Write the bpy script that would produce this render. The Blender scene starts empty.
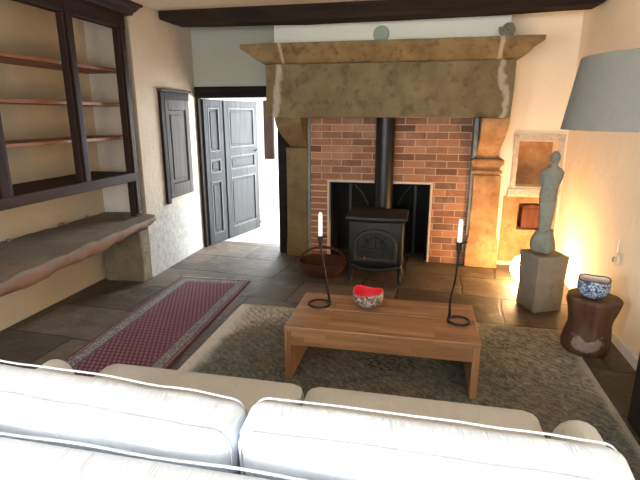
import bpy, bmesh, math, random
from mathutils import Vector, Matrix, noise
random.seed(7)
PI = math.pi
sc = bpy.context.scene
COL = sc.collection

# ------------------------------------------------------------------ helpers
class MB:
    """collects shapes (world coordinates) that become ONE mesh object"""
    def __init__(s): s.bm = bmesh.new()
    def _hull(s, pts, faces):
        v = [s.bm.verts.new(p) for p in pts]
        for f in faces:
            try: s.bm.faces.new([v[i] for i in f])
            except ValueError: pass
        return v
    def box(s, x0, x1, y0, y1, z0, z1, M=None):
        p = [Vector((x, y, z)) for z in (z0, z1) for y in (y0, y1) for x in (x0, x1)]
        if M: p = [M @ q for q in p]
        s._hull(p, [(0,2,3,1),(4,5,7,6),(0,1,5,4),(1,3,7,5),(3,2,6,7),(2,0,4,6)])
        return s
    def prism(s, poly, a, b, axis='y', M=None):
        """poly = 2D outline, extruded from a to b along axis"""
        def P(u, v, w):
            q = Vector({'y': (u, w, v), 'x': (w, u, v), 'z': (u, v, w)}[axis])
            return M @ q if M else q
        n = len(poly)
        lo = [s.bm.verts.new(P(u, v, a)) for u, v in poly]
        hi = [s.bm.verts.new(P(u, v, b)) for u, v in poly]
        s.bm.faces.new(lo); s.bm.faces.new(hi[::-1])
        for i in range(n):
            s.bm.faces.new((lo[i], hi[i], hi[(i+1) % n], lo[(i+1) % n]))
        return s
    def loft(s, rings, close=True, caps=True):
        R = [[s.bm.verts.new(p) for p in r] for r in rings]
        n = len(R[0])
        for a, b in zip(R, R[1:]):
            for i in range(n if close else n-1):
                j = (i+1) % n
                s.bm.faces.new((a[i], a[j], b[j], b[i]))
        if caps and close:
            s.bm.faces.new(R[0][::-1]); s.bm.faces.new(R[-1])
        return s
    def lathe(s, prof, c, n=32, wob=None, capb=True, capt=True):
        rings = []
        for r, z in prof:
            ring = []
            for i in range(n):
                a = 2*PI*i/n
                k = wob(a, z) if wob else 1.0
                ring.append(Vector((c[0]+r*k*math.cos(a), c[1]+r*k*math.sin(a), c[2]+z)))
            rings.append(ring)
        R = [[s.bm.verts.new(p) for p in r] for r in rings]
        for a, b in zip(R, R[1:]):
            for i in range(n):
                j = (i+1) % n
                s.bm.faces.new((a[i], a[j], b[j], b[i]))
        if capb: s.bm.faces.new(R[0][::-1])
        if capt: s.bm.faces.new(R[-1])
        return s
    def tube(s, pts, rad, n=10, closed=False):
        pts = [Vector(p) for p in pts]
        m = len(pts)
        rad = rad if isinstance(rad, (list, tuple)) else [rad]*m
        rings = []
        up = None
        for i, p in enumerate(pts):
            if closed: t = pts[(i+1) % m]-pts[i-1]
            else: t = pts[min(i+1, m-1)]-pts[max(i-1, 0)]
            t.normalize()
            if up is None:
                up = t.orthogonal().normalized()
            else:
                up = (up - t*up.dot(t))
                up = up.normalized() if up.length > 1e-6 else t.orthogonal().normalized()
            w = t.cross(up)
            rings.append([p+(up*math.cos(2*PI*k/n)+w*math.sin(2*PI*k/n))*rad[i] for k in range(n)])
        if closed:
            R = [[s.bm.verts.new(q) for q in r] for r in rings]
            for i in range(m):
                a, b = R[i], R[(i+1) % m]
                for k in range(n):
                    j = (k+1) % n
                    s.bm.faces.new((a[k], a[j], b[j], b[k]))
        else: s.loft(rings)
        return s
    def ball(s, c, r, sc3=(1,1,1), n=20, M=None):
        m = Matrix.Translation(Vector(c)) @ (M or Matrix.Identity(4)) @ Matrix.Diagonal((sc3[0]*r, sc3[1]*r, sc3[2]*r, 1))
        bmesh.ops.create_uvsphere(s.bm, u_segments=n, v_segments=max(8, n*2//3), radius=1, matrix=m)
        return s
    def rbox(s, c, size, r, puff=(0,0,0), n=14, M=None):
        """soft rounded, puffed box (cushions)"""
        sx, sy, sz = [q/2 for q in size]
        t = bmesh.new()
        bmesh.ops.create_cube(t, size=2)
        bmesh.ops.subdivide_edges(t, edges=t.edges[:], cuts=n, use_grid_fill=True)
        mp = {}
        for v in t.verts:
            u = Vector(v.co)
            p = Vector((u.x*sx, u.y*sy, u.z*sz))
            inner = Vector((max(-sx+r, min(sx-r, p.x)), max(-sy+r, min(sy-r, p.y)), max(-sz+r, min(sz-r, p.z))))
            d = p-inner
            if d.length > 1e-9: p = inner+d.normalized()*r
            p.x += u.x*puff[0]*(1-u.y**2)*(1-u.z**2)
            p.y += u.y*puff[1]*(1-u.x**4)*(1-u.z**4)
            p.z += u.z*puff[2]*(1-u.x**4)*(1-u.y**2)
            p = (M @ p) if M else p
            mp[v.index] = s.bm.verts.new(p+Vector(c))
        for f in t.faces: s.bm.faces.new([mp[v.index] for v in f.verts])
        t.free()
        return s
    def grid_noise(s, amp, scale, cuts=0, seed=0.0):
        """roughen: subdivide then push the vertices by smooth noise"""
        if cuts: bmesh.ops.subdivide_edges(s.bm, edges=s.bm.edges[:], cuts=cuts, use_grid_fill=True)
        bmesh.ops.remove_doubles(s.bm, verts=s.bm.verts[:], dist=1e-5)
        s.bm.normal_update()
        for v in s.bm.verts:
            k = v.co*scale+Vector((seed, seed*1.7, -seed))
            v.co += noise.noise_vector(k)*amp
        return s
    def build(s, name, mat, parent=None, smooth=False, bevel=0, seg=2, sub=0, rot=None):
        bmesh.ops.recalc_face_normals(s.bm, faces=s.bm.faces[:])
        me = bpy.data.meshes.new(name)
        off = Vector((0,0,0))
        q = parent
        while q is not None:
            off += q.location; q = q.parent
        if parent is None:
            # origin at the middle of the base
            xs = [v.co for v in s.bm.verts]
            mn = Vector([min(c[i] for c in xs) for i in range(3)]); mx = Vector([max(c[i] for c in xs) for i in range(3)])
            off = Vector(((mn.x+mx.x)/2, (mn.y+mx.y)/2, mn.z))
        bmesh.ops.translate(s.bm, verts=s.bm.verts[:], vec=-off)
        s.bm.to_mesh(me); s.bm.free()
        o = bpy.data.objects.new(name, me); COL.objects.link(o)
        if parent is not None: o.parent = parent
        else: o.location = off
        me.materials.append(mat)
        if smooth:
            for p in me.polygons: p.use_smooth = True
            if smooth != 'all':
                me.set_sharp_from_angle(angle=math.radians(40))
        if bevel:
            b = o.modifiers.new('bevel', 'BEVEL'); b.width = bevel; b.segments = seg; b.limit_method = 'ANGLE'; b.angle_limit = math.radians(35)
        if sub:
            m = o.modifiers.new('sub', 'SUBSURF'); m.levels = sub; m.render_levels = sub
        return o

def thing(name, label, cat, loc, group=None):
    o = bpy.data.objects.new(name, None); COL.objects.link(o)
    o.location = loc; o.empty_display_size = .1
    return tag(o, label, cat, group)
def tag(o, label, cat, group=None):
    o['label'] = label; o['category'] = cat
    if group: o['group'] = group
    return o
def struct(o, label=None, cat=None):
    o['kind'] = 'structure'
    if label: o['label'] = label
    if cat: o['category'] = cat
    return o
def holes_wall(mb, a0, a1, z0, z1, holes, b0, b1, axis):
    """wall slab spanning a0..a1 along axis, b0..b1 thick, with rectangular holes (a0,a1,z0,z1)"""
    As = sorted({a0, a1, *[h[0] for h in holes], *[h[1] for h in holes]})
    Zs = sorted({z0, z1, *[h[2] for h in holes], *[h[3] for h in holes]})
    As = [a for a in As if a0 <= a <= a1]; Zs = [z for z in Zs if z0 <= z <= z1]
    for i in range(len(As)-1):
        for j in range(len(Zs)-1):
            ca, cz = (As[i]+As[i+1])/2, (Zs[j]+Zs[j+1])/2
            if any(h[0] < ca < h[1] and h[2] < cz < h[3] for h in holes): continue
            if axis == 'x': mb.box(As[i], As[i+1], b0, b1, Zs[j], Zs[j+1])
            else: mb.box(b0, b1, As[i], As[i+1], Zs[j], Zs[j+1])
    return mb

# ------------------------------------------------------------------ materials
class N:
    def __init__(s, name):
        s.m = bpy.data.materials.new(name); s.m.use_nodes = True
        s.t = s.m.node_tree; s.b = s.t.nodes['Principled BSDF']
        s.tc = s.t.nodes.new('ShaderNodeTexCoord')
        s.co = s.tc.outputs['Object']
    def set(s, sock, v):
        if isinstance(v, bpy.types.NodeSocket): s.t.links.new(v, sock)
        elif v is not None:
            if hasattr(sock.default_value, '__len__') and len(sock.default_value) == 4 and len(v) == 3: v = (*v, 1)
            sock.default_value = v
    def map(s, vec=None, scale=(1,1,1), loc=(0,0,0), rot=(0,0,0)):
        n = s.t.nodes.new('ShaderNodeMapping')
        s.set(n.inputs['Vector'], vec or s.co); n.inputs['Scale'].default_value = scale
        n.inputs['Location'].default_value = loc; n.inputs['Rotation'].default_value = rot
        return n.outputs[0]
    def noise(s, scale=5, detail=4, rough=.55, vec=None, dist=0, out=0):
        n = s.t.nodes.new('ShaderNodeTexNoise')
        s.set(n.inputs['Vector'], vec or s.co); n.inputs['Scale'].default_value = scale
        n.inputs['Detail'].default_value = detail; n.inputs['Roughness'].default_value = rough
        n.inputs['Distortion'].default_value = dist
        return n.outputs[out]
    def vor(s, scale=5, vec=None, feature='F1', out=0, rnd=1.0):
        n = s.t.nodes.new('ShaderNodeTexVoronoi'); n.feature = feature
        s.set(n.inputs['Vector'], vec or s.co); n.inputs['Scale'].default_value = scale
        n.inputs['Randomness'].default_value = rnd
        return n.outputs[out]
    def wave(s, scale, vec=None, dist=0, detail=2, dirn='X', dscale=1.0):
        n = s.t.nodes.new('ShaderNodeTexWave'); n.bands_direction = dirn
        s.set(n.inputs['Vector'], vec or s.co); n.inputs['Scale'].default_value = scale
        n.inputs['Distortion'].default_value = dist; n.inputs['Detail'].default_value = detail
        n.inputs['Detail Scale'].default_value = dscale
        return n.outputs[1]
    def ramp(s, f, stops, const=False):
        n = s.t.nodes.new('ShaderNodeValToRGB'); s.set(n.inputs[0], f)
        e = n.color_ramp.elements
        if const: n.color_ramp.interpolation = 'CONSTANT'
        while len(e) < len(stops): e.new(.5)
        for k, (p, c) in enumerate(stops):
            e[k].position = p; e[k].color = (*c, 1) if len(c) == 3 else c
        return n.outputs[0]
    def fr(s, f, a, b):        # smooth float ramp
        n = s.t.nodes.new('ShaderNodeMapRange'); s.set(n.inputs[0], f)
        n.inputs[1].default_value = a; n.inputs[2].default_value = b
        return n.outputs[0]
    def mix(s, f, a, b, mode='MIX'):
        n = s.t.nodes.new('ShaderNodeMix'); n.data_type = 'RGBA'; n.blend_type = mode
        s.set(n.inputs['Factor'], f); s.set(n.inputs[6], a); s.set(n.inputs[7], b)
        return n.outputs[2]
    def ma(s, op, a, b=None, c=None):
        n = s.t.nodes.new('ShaderNodeMath'); n.operation = op
        s.set(n.inputs[0], a)
        if b is not None: s.set(n.inputs[1], b)
        if c is not None: s.set(n.inputs[2], c)
        return n.outputs[0]
    def xyz(s, vec=None):
        n = s.t.nodes.new('ShaderNodeSeparateXYZ'); s.set(n.inputs[0], vec or s.co)
        return n.outputs
    def comb(s, x=0.0, y=0.0, z=0.0):
        n = s.t.nodes.new('ShaderNodeCombineXYZ')
        for k, v in enumerate((x, y, z)): s.set(n.inputs[k], v)
        return n.outputs[0]
    def add(s, a, b):
        n = s.t.nodes.new('ShaderNodeVectorMath'); n.operation = 'ADD'
        s.set(n.inputs[0], a); s.set(n.inputs[1], b)
        return n.outputs[0]
    def scl(s, a, k):
        n = s.t.nodes.new('ShaderNodeVectorMath'); n.operation = 'SCALE'
        s.set(n.inputs[0], a); n.inputs['Scale'].default_value = k
        return n.outputs[0]
    def brick(s, vec, w, h, mortar, c1, c2, cm, off=.5, smooth=.1, freq=2):
        n = s.t.nodes.new('ShaderNodeTexBrick'); s.set(n.inputs['Vector'], vec)
        n.offset = off; n.offset_frequency = freq
        s.set(n.inputs['Color1'], c1); s.set(n.inputs['Color2'], c2); s.set(n.inputs['Mortar'], cm)
        n.inputs['Scale'].default_value = 1; n.inputs['Mortar Size'].default_value = mortar
        n.inputs['Mortar Smooth'].default_value = smooth
        n.inputs['Brick Width'].default_value = w; n.inputs['Row Height'].default_value = h
        return n.outputs
    def done(s, color, rough=.8, bump=None, bs=.3, bd=.01, spec=.5, metal=0.0, sheen=0.0):
        s.set(s.b.inputs['Base Color'], color); s.set(s.b.inputs['Roughness'], rough)
        s.b.inputs['Specular IOR Level'].default_value = spec; s.b.inputs['Metallic'].default_value = metal
        if sheen: s.b.inputs['Sheen Weight'].default_value = sheen
        if bump is not None:
            n = s.t.nodes.new('ShaderNodeBump'); s.set(n.inputs['Height'], bump)
            n.inputs['Strength'].default_value = bs; n.inputs['Distance'].default_value = bd
            s.t.links.new(n.outputs[0], s.b.inputs['Normal'])
        return s.m

def m_plaster(name, c, c2, bs=.35):
    n = N(name)
    f = n.noise(1.3, 5, .6); g = n.noise(14, 6, .65)
    col = n.mix(n.fr(f, .35, .7), c, c2)
    return n.done(col, .92, n.ma('ADD', n.ma('MULTIPLY', f, 1.2), n.ma('MULTIPLY', g, .35)), bs, .03, .2)
PLASTER = m_plaster('lamp-warmed plaster', (.86,.73,.55), (.79,.66,.49))  # warm glow of the globe lamp is put into this cream
PLASTER_SHADED = m_plaster('shaded lime plaster', (.375,.37,.30), (.335,.33,.268))  # darker copy, shade beside the chimney breast put into the colour
PLASTER_BREAST = m_plaster('lit chimney plaster', (.74,.71,.585), (.68,.65,.53))  # lighter copy for the better lit chimney breast
def m_leftwall():
    n = N('two-tone plaster')
    f = n.noise(1.6, 5, .6); g = n.noise(16, 6, .7)
    z = n.xyz()[2]
    k = n.fr(n.ma('ADD', z, n.ma('MULTIPLY', n.ma('SUBTRACT', f, .5), .9)), .85, .55)   # greyer, less warm low down
    col = n.mix(k, n.mix(n.fr(f, .3, .7), (.56,.48,.37), (.48,.40,.31)), n.mix(n.fr(g, .35, .65), (.34,.325,.30), (.48,.47,.44)))
    return n.done(col, .9, n.ma('ADD', f, n.ma('MULTIPLY', g, .5)), .6, .03, .2)
PLASTER_LEFT = m_leftwall()
def m_alcove():
    n = N('ochre plaster')
    f = n.noise(2.2, 5, .6); g = n.noise(20, 6, .7)
    col = n.mix(n.fr(f, .3, .72), (.52,.40,.25), (.42,.345,.23))
    return n.done(col, .9, n.ma('ADD', f, n.ma('MULTIPLY', g, .4)), .4, .03, .2)
PLASTER_ALCOVE = m_alcove()
CEIL = m_plaster('ceiling plaster', (.62,.52,.39), (.56,.47,.36), .2)
WHITE = m_plaster('white hall plaster', (.85,.85,.84), (.8,.8,.79), .15)

def m_stone(name, a, b, dark, streak=None, bs=.5, sc0=1.0, lichen=.6):
    n = N(name)
    f = n.noise(2.2*sc0, 6, .65); g = n.noise(24*sc0, 6, .7); h = n.noise(5*sc0, 5, .6, vec=n.map(loc=(3.1, 7.7, 1.2)))
    col = n.mix(n.fr(f, .35, .65), a, b)
    col = n.mix(n.ma('MULTIPLY', n.fr(h, .52, .72), lichen), col, dark)
    col = n.mix(n.fr(g, .3, .75), col, n.mix(.5, col, (.9, .85, .7), 'MULTIPLY'))
    if streak:
        x, y, z = n.xyz()
        for (x0, w, sl) in streak:
            d = n.ma('ABSOLUTE', n.ma('SUBTRACT', n.ma('ADD', x, n.ma('MULTIPLY', n.ma('SUBTRACT', n.noise(3.5, 3, .5), .5), sl)), x0))
            col = n.mix(n.ma('MULTIPLY', n.fr(d, w, w*.4), .5), col, (.56, .50, .40))
    return n.done(col, .85, n.ma('ADD', n.ma('MULTIPLY', f, 1.5), n.ma('MULTIPLY', g, .6)), bs, .02, .25)
LINTEL = m_stone('weathered lintel stone', (.135,.102,.052), (.205,.16,.085), (.045,.028,.013), [(-1.13, .035, .22), (1.12, .04, .3)], .8, 1.3, .75)
CORNICE = m_stone('ochre cornice stone', (.25,.172,.082), (.165,.108,.048), (.085,.052,.024), [(-1.07, .022, .1), (1.06, .028, .1)], .6, 2.2, .85)
SANDSTONE = m_stone('golden sandstone', (.44,.255,.125), (.27,.135,.058), (.15,.075,.035), None, .6, 2.2, .6)
SANDSTONE_DARK = m_stone('olive sandstone', (.18,.127,.062), (.125,.086,.042), (.06,.038,.019), None, .5, 1.5, .6)
def m_slab():
    m = m_stone('ledge stone', (.22,.195,.155), (.165,.14,.11), (.09,.072,.055), None, .7, 1.4, .5)
    n = N.__new__(N); n.m = m; n.t = m.node_tree; n.b = n.t.nodes['Principled BSDF']; n.co = [q for q in n.t.nodes if q.type == 'TEX_COORD'][0].outputs['Object']
    old = n.b.inputs['Base Color'].links[0].from_socket
    z = n.xyz()[2]
    k = n.fr(n.ma('ADD', z, n.ma('MULTIPLY', n.ma('SUBTRACT', n.noise(3, 5, .6), .5), .12)), .19, .13)   # iron-stained lower bed of the stone
    col = n.mix(n.ma('MULTIPLY', k, .8), old, (.26,.13,.075))
    n.t.links.new(col, n.b.inputs['Base Color'])
    return m
SLAB = m_slab()
BLOCK = m_stone('rough block stone', (.22,.17,.115), (.15,.12,.08), (.075,.056,.037), None, 1.0, 2, .6)
PEDST = m_stone('grey pedestal stone', (.29,.26,.21), (.225,.20,.16), (.14,.12,.092), None, .5, 2, .4)
NICHEST = m_stone('flaked surround stone', (.58,.46,.37), (.66,.55,.42), (.33,.27,.25), None, .9, 6, .8)
STATUE = m_stone('dark grey stone', (.20,.21,.175), (.235,.245,.205), (.14,.145,.12), None, .3, 6, .5)
FOSSIL = m_stone('grey fossil stone', (.24,.225,.17), (.18,.17,.13), (.10,.095,.07), None, .5, 10, .6)
SLATE = m_stone('slate grey mortar', (.17,.185,.18), (.22,.23,.22), (.10,.11,.11), None, .4, 3, .5)

def m_brick():
    n = N('red brick')
    x, y, z = n.xyz()
    v = n.comb(n.ma('ADD', x, y), z, 0.0)
    vd = n.add(v, n.scl(n.noise(9, 2, .5, out=1), .008))
    c = n.brick(vd, .235, .078, .0048, (0,0,0), (1,1,1), (.5,.5,.5), .5, .25)
    cell = n.ramp(c[0], [(0, (.12,.066,.043)), (.3, (.35,.15,.08)), (.5, (.19,.105,.066)), (.75, (.44,.205,.11)), (1, (.27,.15,.09))])
    f = n.noise(30, 5, .7); g = n.noise(4, 4, .6)
    cell = n.mix(n.fr(f, .25, .8), n.mix(.6, cell, (.6,.5,.45), 'MULTIPLY'), cell)
    cell = n.mix(n.ma('MULTIPLY', n.fr(g, .5, .7), .35), cell, (.42,.26,.17))
    col = n.mix(c[1], cell, (.45,.33,.23))
    h = n.ma('SUBTRACT', n.ma('MULTIPLY', f, .3), c[1])
    return n.done(col, .88, h, .6, .012, .25)
BRICK = m_brick()
def m_stackbrick():
    n = N('stacked brick')
    x, y, z = n.xyz()
    c = n.brick(n.comb(n.ma('ADD', x, 5.0), z, 0.0), 10.0, .072, .007, (0,0,0), (1,1,1), (.5,.5,.5), 0, .25)
    f = n.noise(25, 5, .7)
    cell = n.mix(n.noise(6, 2, .5, vec=n.map(scale=(.2,.2,2))), (.24,.10,.06), (.44,.19,.11))
    cell = n.mix(n.fr(f, .25, .8), n.mix(.6, cell, (.6,.5,.45), 'MULTIPLY'), cell)
    col = n.mix(c[1], cell, (.55,.42,.30))
    return n.done(col, .88, n.ma('SUBTRACT', n.ma('MULTIPLY', f, .3), c[1]), .6, .012, .25)
STACKB = m_stackbrick()
MORTAR = m_plaster('pale mortar', (.58,.48,.36), (.5,.41,.3))
SOOT = N('sooted iron').done((.008,.0075,.007), .85, spec=.1)

def m_floor():
    n = N('stone flags')
    x, y, z = n.xyz()
    w = n.scl(n.noise(1.1, 3, .5, out=1), .16)
    v = n.add(n.map(rot=(0,0,.06)), w)
    c = n.brick(v, .95, .58, .014, (0,0,0), (1,1,1), (.5,.5,.5), .37, .35, 2)
    f = n.noise(2.0, 6, .68); g = n.noise(15, 6, .72); q = n.noise(5, 5, .6, vec=n.map(loc=(4, 2, 0)))
    col = n.ramp(c[0], [(0, (.075,.060,.043)), (.3, (.17,.14,.10)), (.5, (.095,.078,.058)), (.75, (.14,.105,.072)), (1, (.205,.178,.142))])
    col = n.mix(n.fr(f, .38, .62), n.mix(.9, col, (.45,.42,.38), 'MULTIPLY'), col)
    col = n.mix(n.ma('MULTIPLY', n.fr(q, .5, .7), .5), col, (.24,.215,.175))
    col = n.mix(n.fr(g, .35, .75), n.mix(.7, col, (.6,.56,.5), 'MULTIPLY'), col)
    col = n.mix(n.ma('MULTIPLY', c[1], .9), col, (.045,.036,.028))
    h = n.ma('SUBTRACT', n.ma('ADD', f, n.ma('MULTIPLY', g, .35)), n.ma('MULTIPLY', c[1], 1.0))
    return n.done(col, n.fr(f, .2, .8), h, .7, .022, .4)
FLOOR = m_floor()
HALLFLOOR = m_stone('overlit hall stone', (.62,.60,.56), (.55,.53,.49), (.42,.40,.36), None, .2, 1, .3)  # paler than the room flags, bright hall light put into the colour
def fixrough(m, a, b):
    for nd in m.node_tree.nodes:
        if nd.type == 'BSDF_PRINCIPLED':
            l = nd.inputs['Roughness'].links
            if l: l[0].from_node.inputs[3].default_value = a; l[0].from_node.inputs[4].default_value = b
fixrough(FLOOR, .42, .72)

def m_wood(name, a, b, axis=0, rough=.5, sc0=1.0, spec=.4, bs=.25):
    n = N(name)
    s3 = [14*sc0]*3; s3[axis] = 1.0*sc0
    f = n.noise(1.6, 6, .6, vec=n.map(scale=s3), dist=.6); g = n.noise(3, 4, .5)
    col = n.mix(n.fr(f, .3, .7), a, b)
    col = n.mix(n.ma('MULTIPLY', g, .4), col, n.mix(.7, col, (.6,.55,.5), 'MULTIPLY'))
    return n.done(col, rough, f, bs, .006, spec)
DARKWOOD = m_wood('dark stained oak upright', (.015,.008,.006), (.032,.016,.011), 2, .6, 1, .12)
DARKWOOD_Y = m_wood('dark stained oak rail', (.016,.008,.006), (.034,.017,.012), 1, .6, 1, .12)
DARKBEAM = m_wood('dark beam oak', (.012,.0075,.005), (.032,.021,.013), 0, .8, 1, .15, .7)
SHELFW = m_wood('reddish shelf wood', (.20,.075,.03), (.29,.12,.05), 1, .55)
BOARDW = m_wood('dark shelf board', (.030,.018,.014), (.052,.032,.025), 1, .65, 1, .1)
GREYDOOR = m_wood('grey brown door wood', (.026,.026,.027), (.06,.06,.062), 2, .6, 1, .1)
SHUTTERW = m_wood('dull grey brown shutter wood', (.055,.048,.042), (.10,.09,.082), 2, .7, 1, .08)
DOORBEV = m_wood('highlight moulding wood', (.06,.06,.062), (.11,.11,.11), 2, .55, 1, .15)  # paler than the leaf wood, light caught on the mouldings as colour
BLACKFRAME = m_wood('black stained door frame', (.008,.006,.005), (.018,.013,.010), 0, .7, 1, .1)
STUMPW = m_wood('red brown log', (.085,.034,.018), (.17,.075,.038), 2, .55, .6, .25, .8)
def m_stump():
    m = m_wood('red brown log with bare patch', (.055,.024,.013), (.125,.058,.031), 2, .55, .6, .25, .8)
    n = N.__new__(N); n.m = m; n.t = m.node_tree; n.b = n.t.nodes['Principled BSDF']; n.co = [q for q in n.t.nodes if q.type == 'TEX_COORD'][0].outputs['Object']
    old = n.b.inputs['Base Color'].links[0].from_socket
    x, y, z = n.xyz(); an = n.ma('ARCTAN2', y, x)
    d1 = n.ma('DIVIDE', n.ma('ABSOLUTE', n.ma('SUBTRACT', n.ma('ADD', z, n.ma('MULTIPLY', n.ma('ABSOLUTE', n.ma('ADD', an, 1.85)), -.07)), .085)), .055)
    d2 = n.ma('DIVIDE', n.ma('ABSOLUTE', n.ma('ADD', an, 1.85)), .75)
    k = n.ma('SUBTRACT', 1.0, n.ma('MAXIMUM', d1, d2))
    k = n.fr(n.ma('ADD', k, n.ma('MULTIPLY', n.ma('SUBTRACT', n.noise(16, 5, .7), .5), 1.6)), .15, .35)
    pale = n.mix(n.noise(30, 4, .7), (.13,.085,.06), (.34,.28,.235))
    n.t.links.new(n.mix(n.ma('MULTIPLY', k, .9), old, pale), n.b.inputs['Base Color'])
    return m
STUMPLOG = m_stump()
STUMPPALE = m_wood('pale heartwood', (.30,.22,.17), (.42,.33,.27), 2, .6, 1)
BOXW = m_wood('red varnished wood', (.06,.014,.006), (.15,.042,.018), 2, .5, 1.4, .2)
def m_table(axis=0):
    n = N('laminated acacia')
    x, y, z = n.xyz()
    v = n.comb(x, n.ma('ADD', y, n.ma('MULTIPLY', z, 1.13)), 0.0)
    if axis == 2: v = n.comb(z, n.ma('ADD', y, n.ma('MULTIPLY', x, 1.1)), 0.0)
    c = n.brick(v, .33, .036, .0006, (0,0,0), (1,1,1), (.2,.2,.2), .41, .1, 3)
    s3 = [30.0]*3; s3[axis] = 2.0
    f = n.noise(1.4, 6, .6, vec=n.map(scale=s3), dist=.4)
    col = n.ramp(c[0], [(0, (.27,.14,.072)), (.4, (.41,.23,.12)), (.75, (.33,.175,.09)), (1, (.52,.32,.18))])
    col = n.mix(n.fr(f, .3, .7), n.mix(.7, col, (.62,.55,.5), 'MULTIPLY'), col)
    return n.done(col, .34, f, .12, .003, .5)
TABLE = m_table(0); TABLELEG = m_table(2)

IRON = N('black cast iron'); IRON = IRON.done((.009,.009,.0095), .55, IRON.noise(60, 4, .6), .25, .003, .35)
WROUGHT = N('wrought iron'); WROUGHT = WROUGHT.done((.02,.018,.017), .42, WROUGHT.noise(70, 3, .6), .3, .003, .5, .4)
IRONEDGE = N('worn iron trim').done((.022,.022,.022), .45, spec=.4, metal=.3)
FLUE = N('black enamel flue').done((.005,.005,.005), .42, spec=.35)
def m_glassdark():
    n = N('sooty stove glass')
    return n.done(n.mix(n.noise(9, 4, .6), (.012,.012,.012), (.05,.05,.05)), .15, spec=.6)
STOVEGLASS = m_glassdark()
BRASS = N('red enamel knob').done((.18,.03,.02), .4)

def m_cloth(name, c, c2, wr=.5):
    n = N(name)
    f = n.noise(2.2, 4, .5, vec=n.map(scale=(6.5, 1.4, 1.4), rot=(0,.5,.35)), dist=1.4)
    g = n.noise(5, 4, .55)
    th = n.noise(260, 2, .5)
    return n.done(n.mix(g, c, c2), .9, n.ma('ADD', n.ma('ADD', f, n.ma('MULTIPLY', g, .4)), n.ma('MULTIPLY', th, .02)), wr, .03, .2, 0, .15)
SOFA = m_cloth('white cotton cover', (.66,.72,.79), (.61,.67,.74), .6)  # daylit copy, cool window tint put into the white
SEAT_SHADED = m_cloth('shaded cotton seat cover', (.60,.595,.575), (.55,.545,.525), .35)  # darker copy of the cover, shade of the sofa back in it
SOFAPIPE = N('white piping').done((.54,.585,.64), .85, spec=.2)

def m_shade():
    n = N('grey linen lampshade')
    f = n.noise(120, 2, .5, vec=n.map(scale=(1,1,.25))); g = n.noise(160, 2, .5, vec=n.map(scale=(.25,.25,1)))
    return n.done(n.mix(n.ma('MULTIPLY', n.ma('ADD', f, g), .5), (.100,.094,.080), (.138,.130,.112)), .92, n.ma('ADD', f, g), .15, .002, .2)
SHADE = m_shade()

def m_runner():
    n = N('crimson runner')
    x, y, z = n.xyz()
    hw, hl = .38, 1.28; BD = .14
    ax = n.ma('ABSOLUTE', x); ay = n.ma('ABSOLUTE', y)
    d = n.ma('MINIMUM', n.ma('SUBTRACT', hw, ax), n.ma('SUBTRACT', hl, ay))     # distance to the edge
    # field: rows of small paisley marks
    row = n.ma('FLOOR', n.ma('DIVIDE', y, .046))
    sh = n.ma('MULTIPLY', n.ma('MODULO', n.ma('ADD', row, 200), 2), .018)
    u = n.ma('SUBTRACT', n.ma('FRACT', n.ma('DIVIDE', n.ma('ADD', n.ma('ADD', x, sh), 5.0), .036)), .5)
    v = n.ma('SUBTRACT', n.ma('FRACT', n.ma('DIVIDE', n.ma('ADD', y, 4.6), .046)), .5)
    r = n.ma('SQRT', n.ma('ADD', n.ma('POWER', n.ma('ADD', u, n.ma('MULTIPLY', v, .45)), 2), n.ma('POWER', n.ma('MULTIPLY', v, .8), 2)))
    spot = n.fr(r, .31, .24); core = n.fr(r, .14, .08)
    field = n.mix(spot, (.105,.009,.032), (.27,.14,.165)); field = n.mix(core, field, (.06,.008,.03))
    # border: grey ground with dark and light marks
    vv = n.vor(80, feature='F1', out=0)
    bd = n.mix(n.fr(vv, .42, .5), (.30,.285,.28), (.09,.075,.085))
    bd = n.mix(n.fr(n.noise(95, 2, .5), .56, .62), bd, (.42,.40,.38))
    ln = n.ma('ABSOLUTE', n.ma('SUBTRACT', d, .128)); ln2 = n.ma('ABSOLUTE', n.ma('SUBTRACT', d, .036))
    col = n.mix(n.fr(d, .139, .141), bd, field)
    col = n.mix(n.fr(ln, .012, .009), col, (.09,.05,.06)); col = n.mix(n.fr(ln2, .009, .006), col, (.10,.05,.06))
    col = n.mix(n.fr(d, .022, .018), col, (.10,.014,.03))
    wv = n.noise(300, 2, .5)
    col = n.mix(n.fr(n.noise(7, 4, .6), .35, .7), n.mix(.4, col, (.7,.68,.68), 'MULTIPLY'), col)
    return n.done(col, .95, wv, .3, .004, .1, 0, .1)
RUNNER = m_runner()
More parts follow.
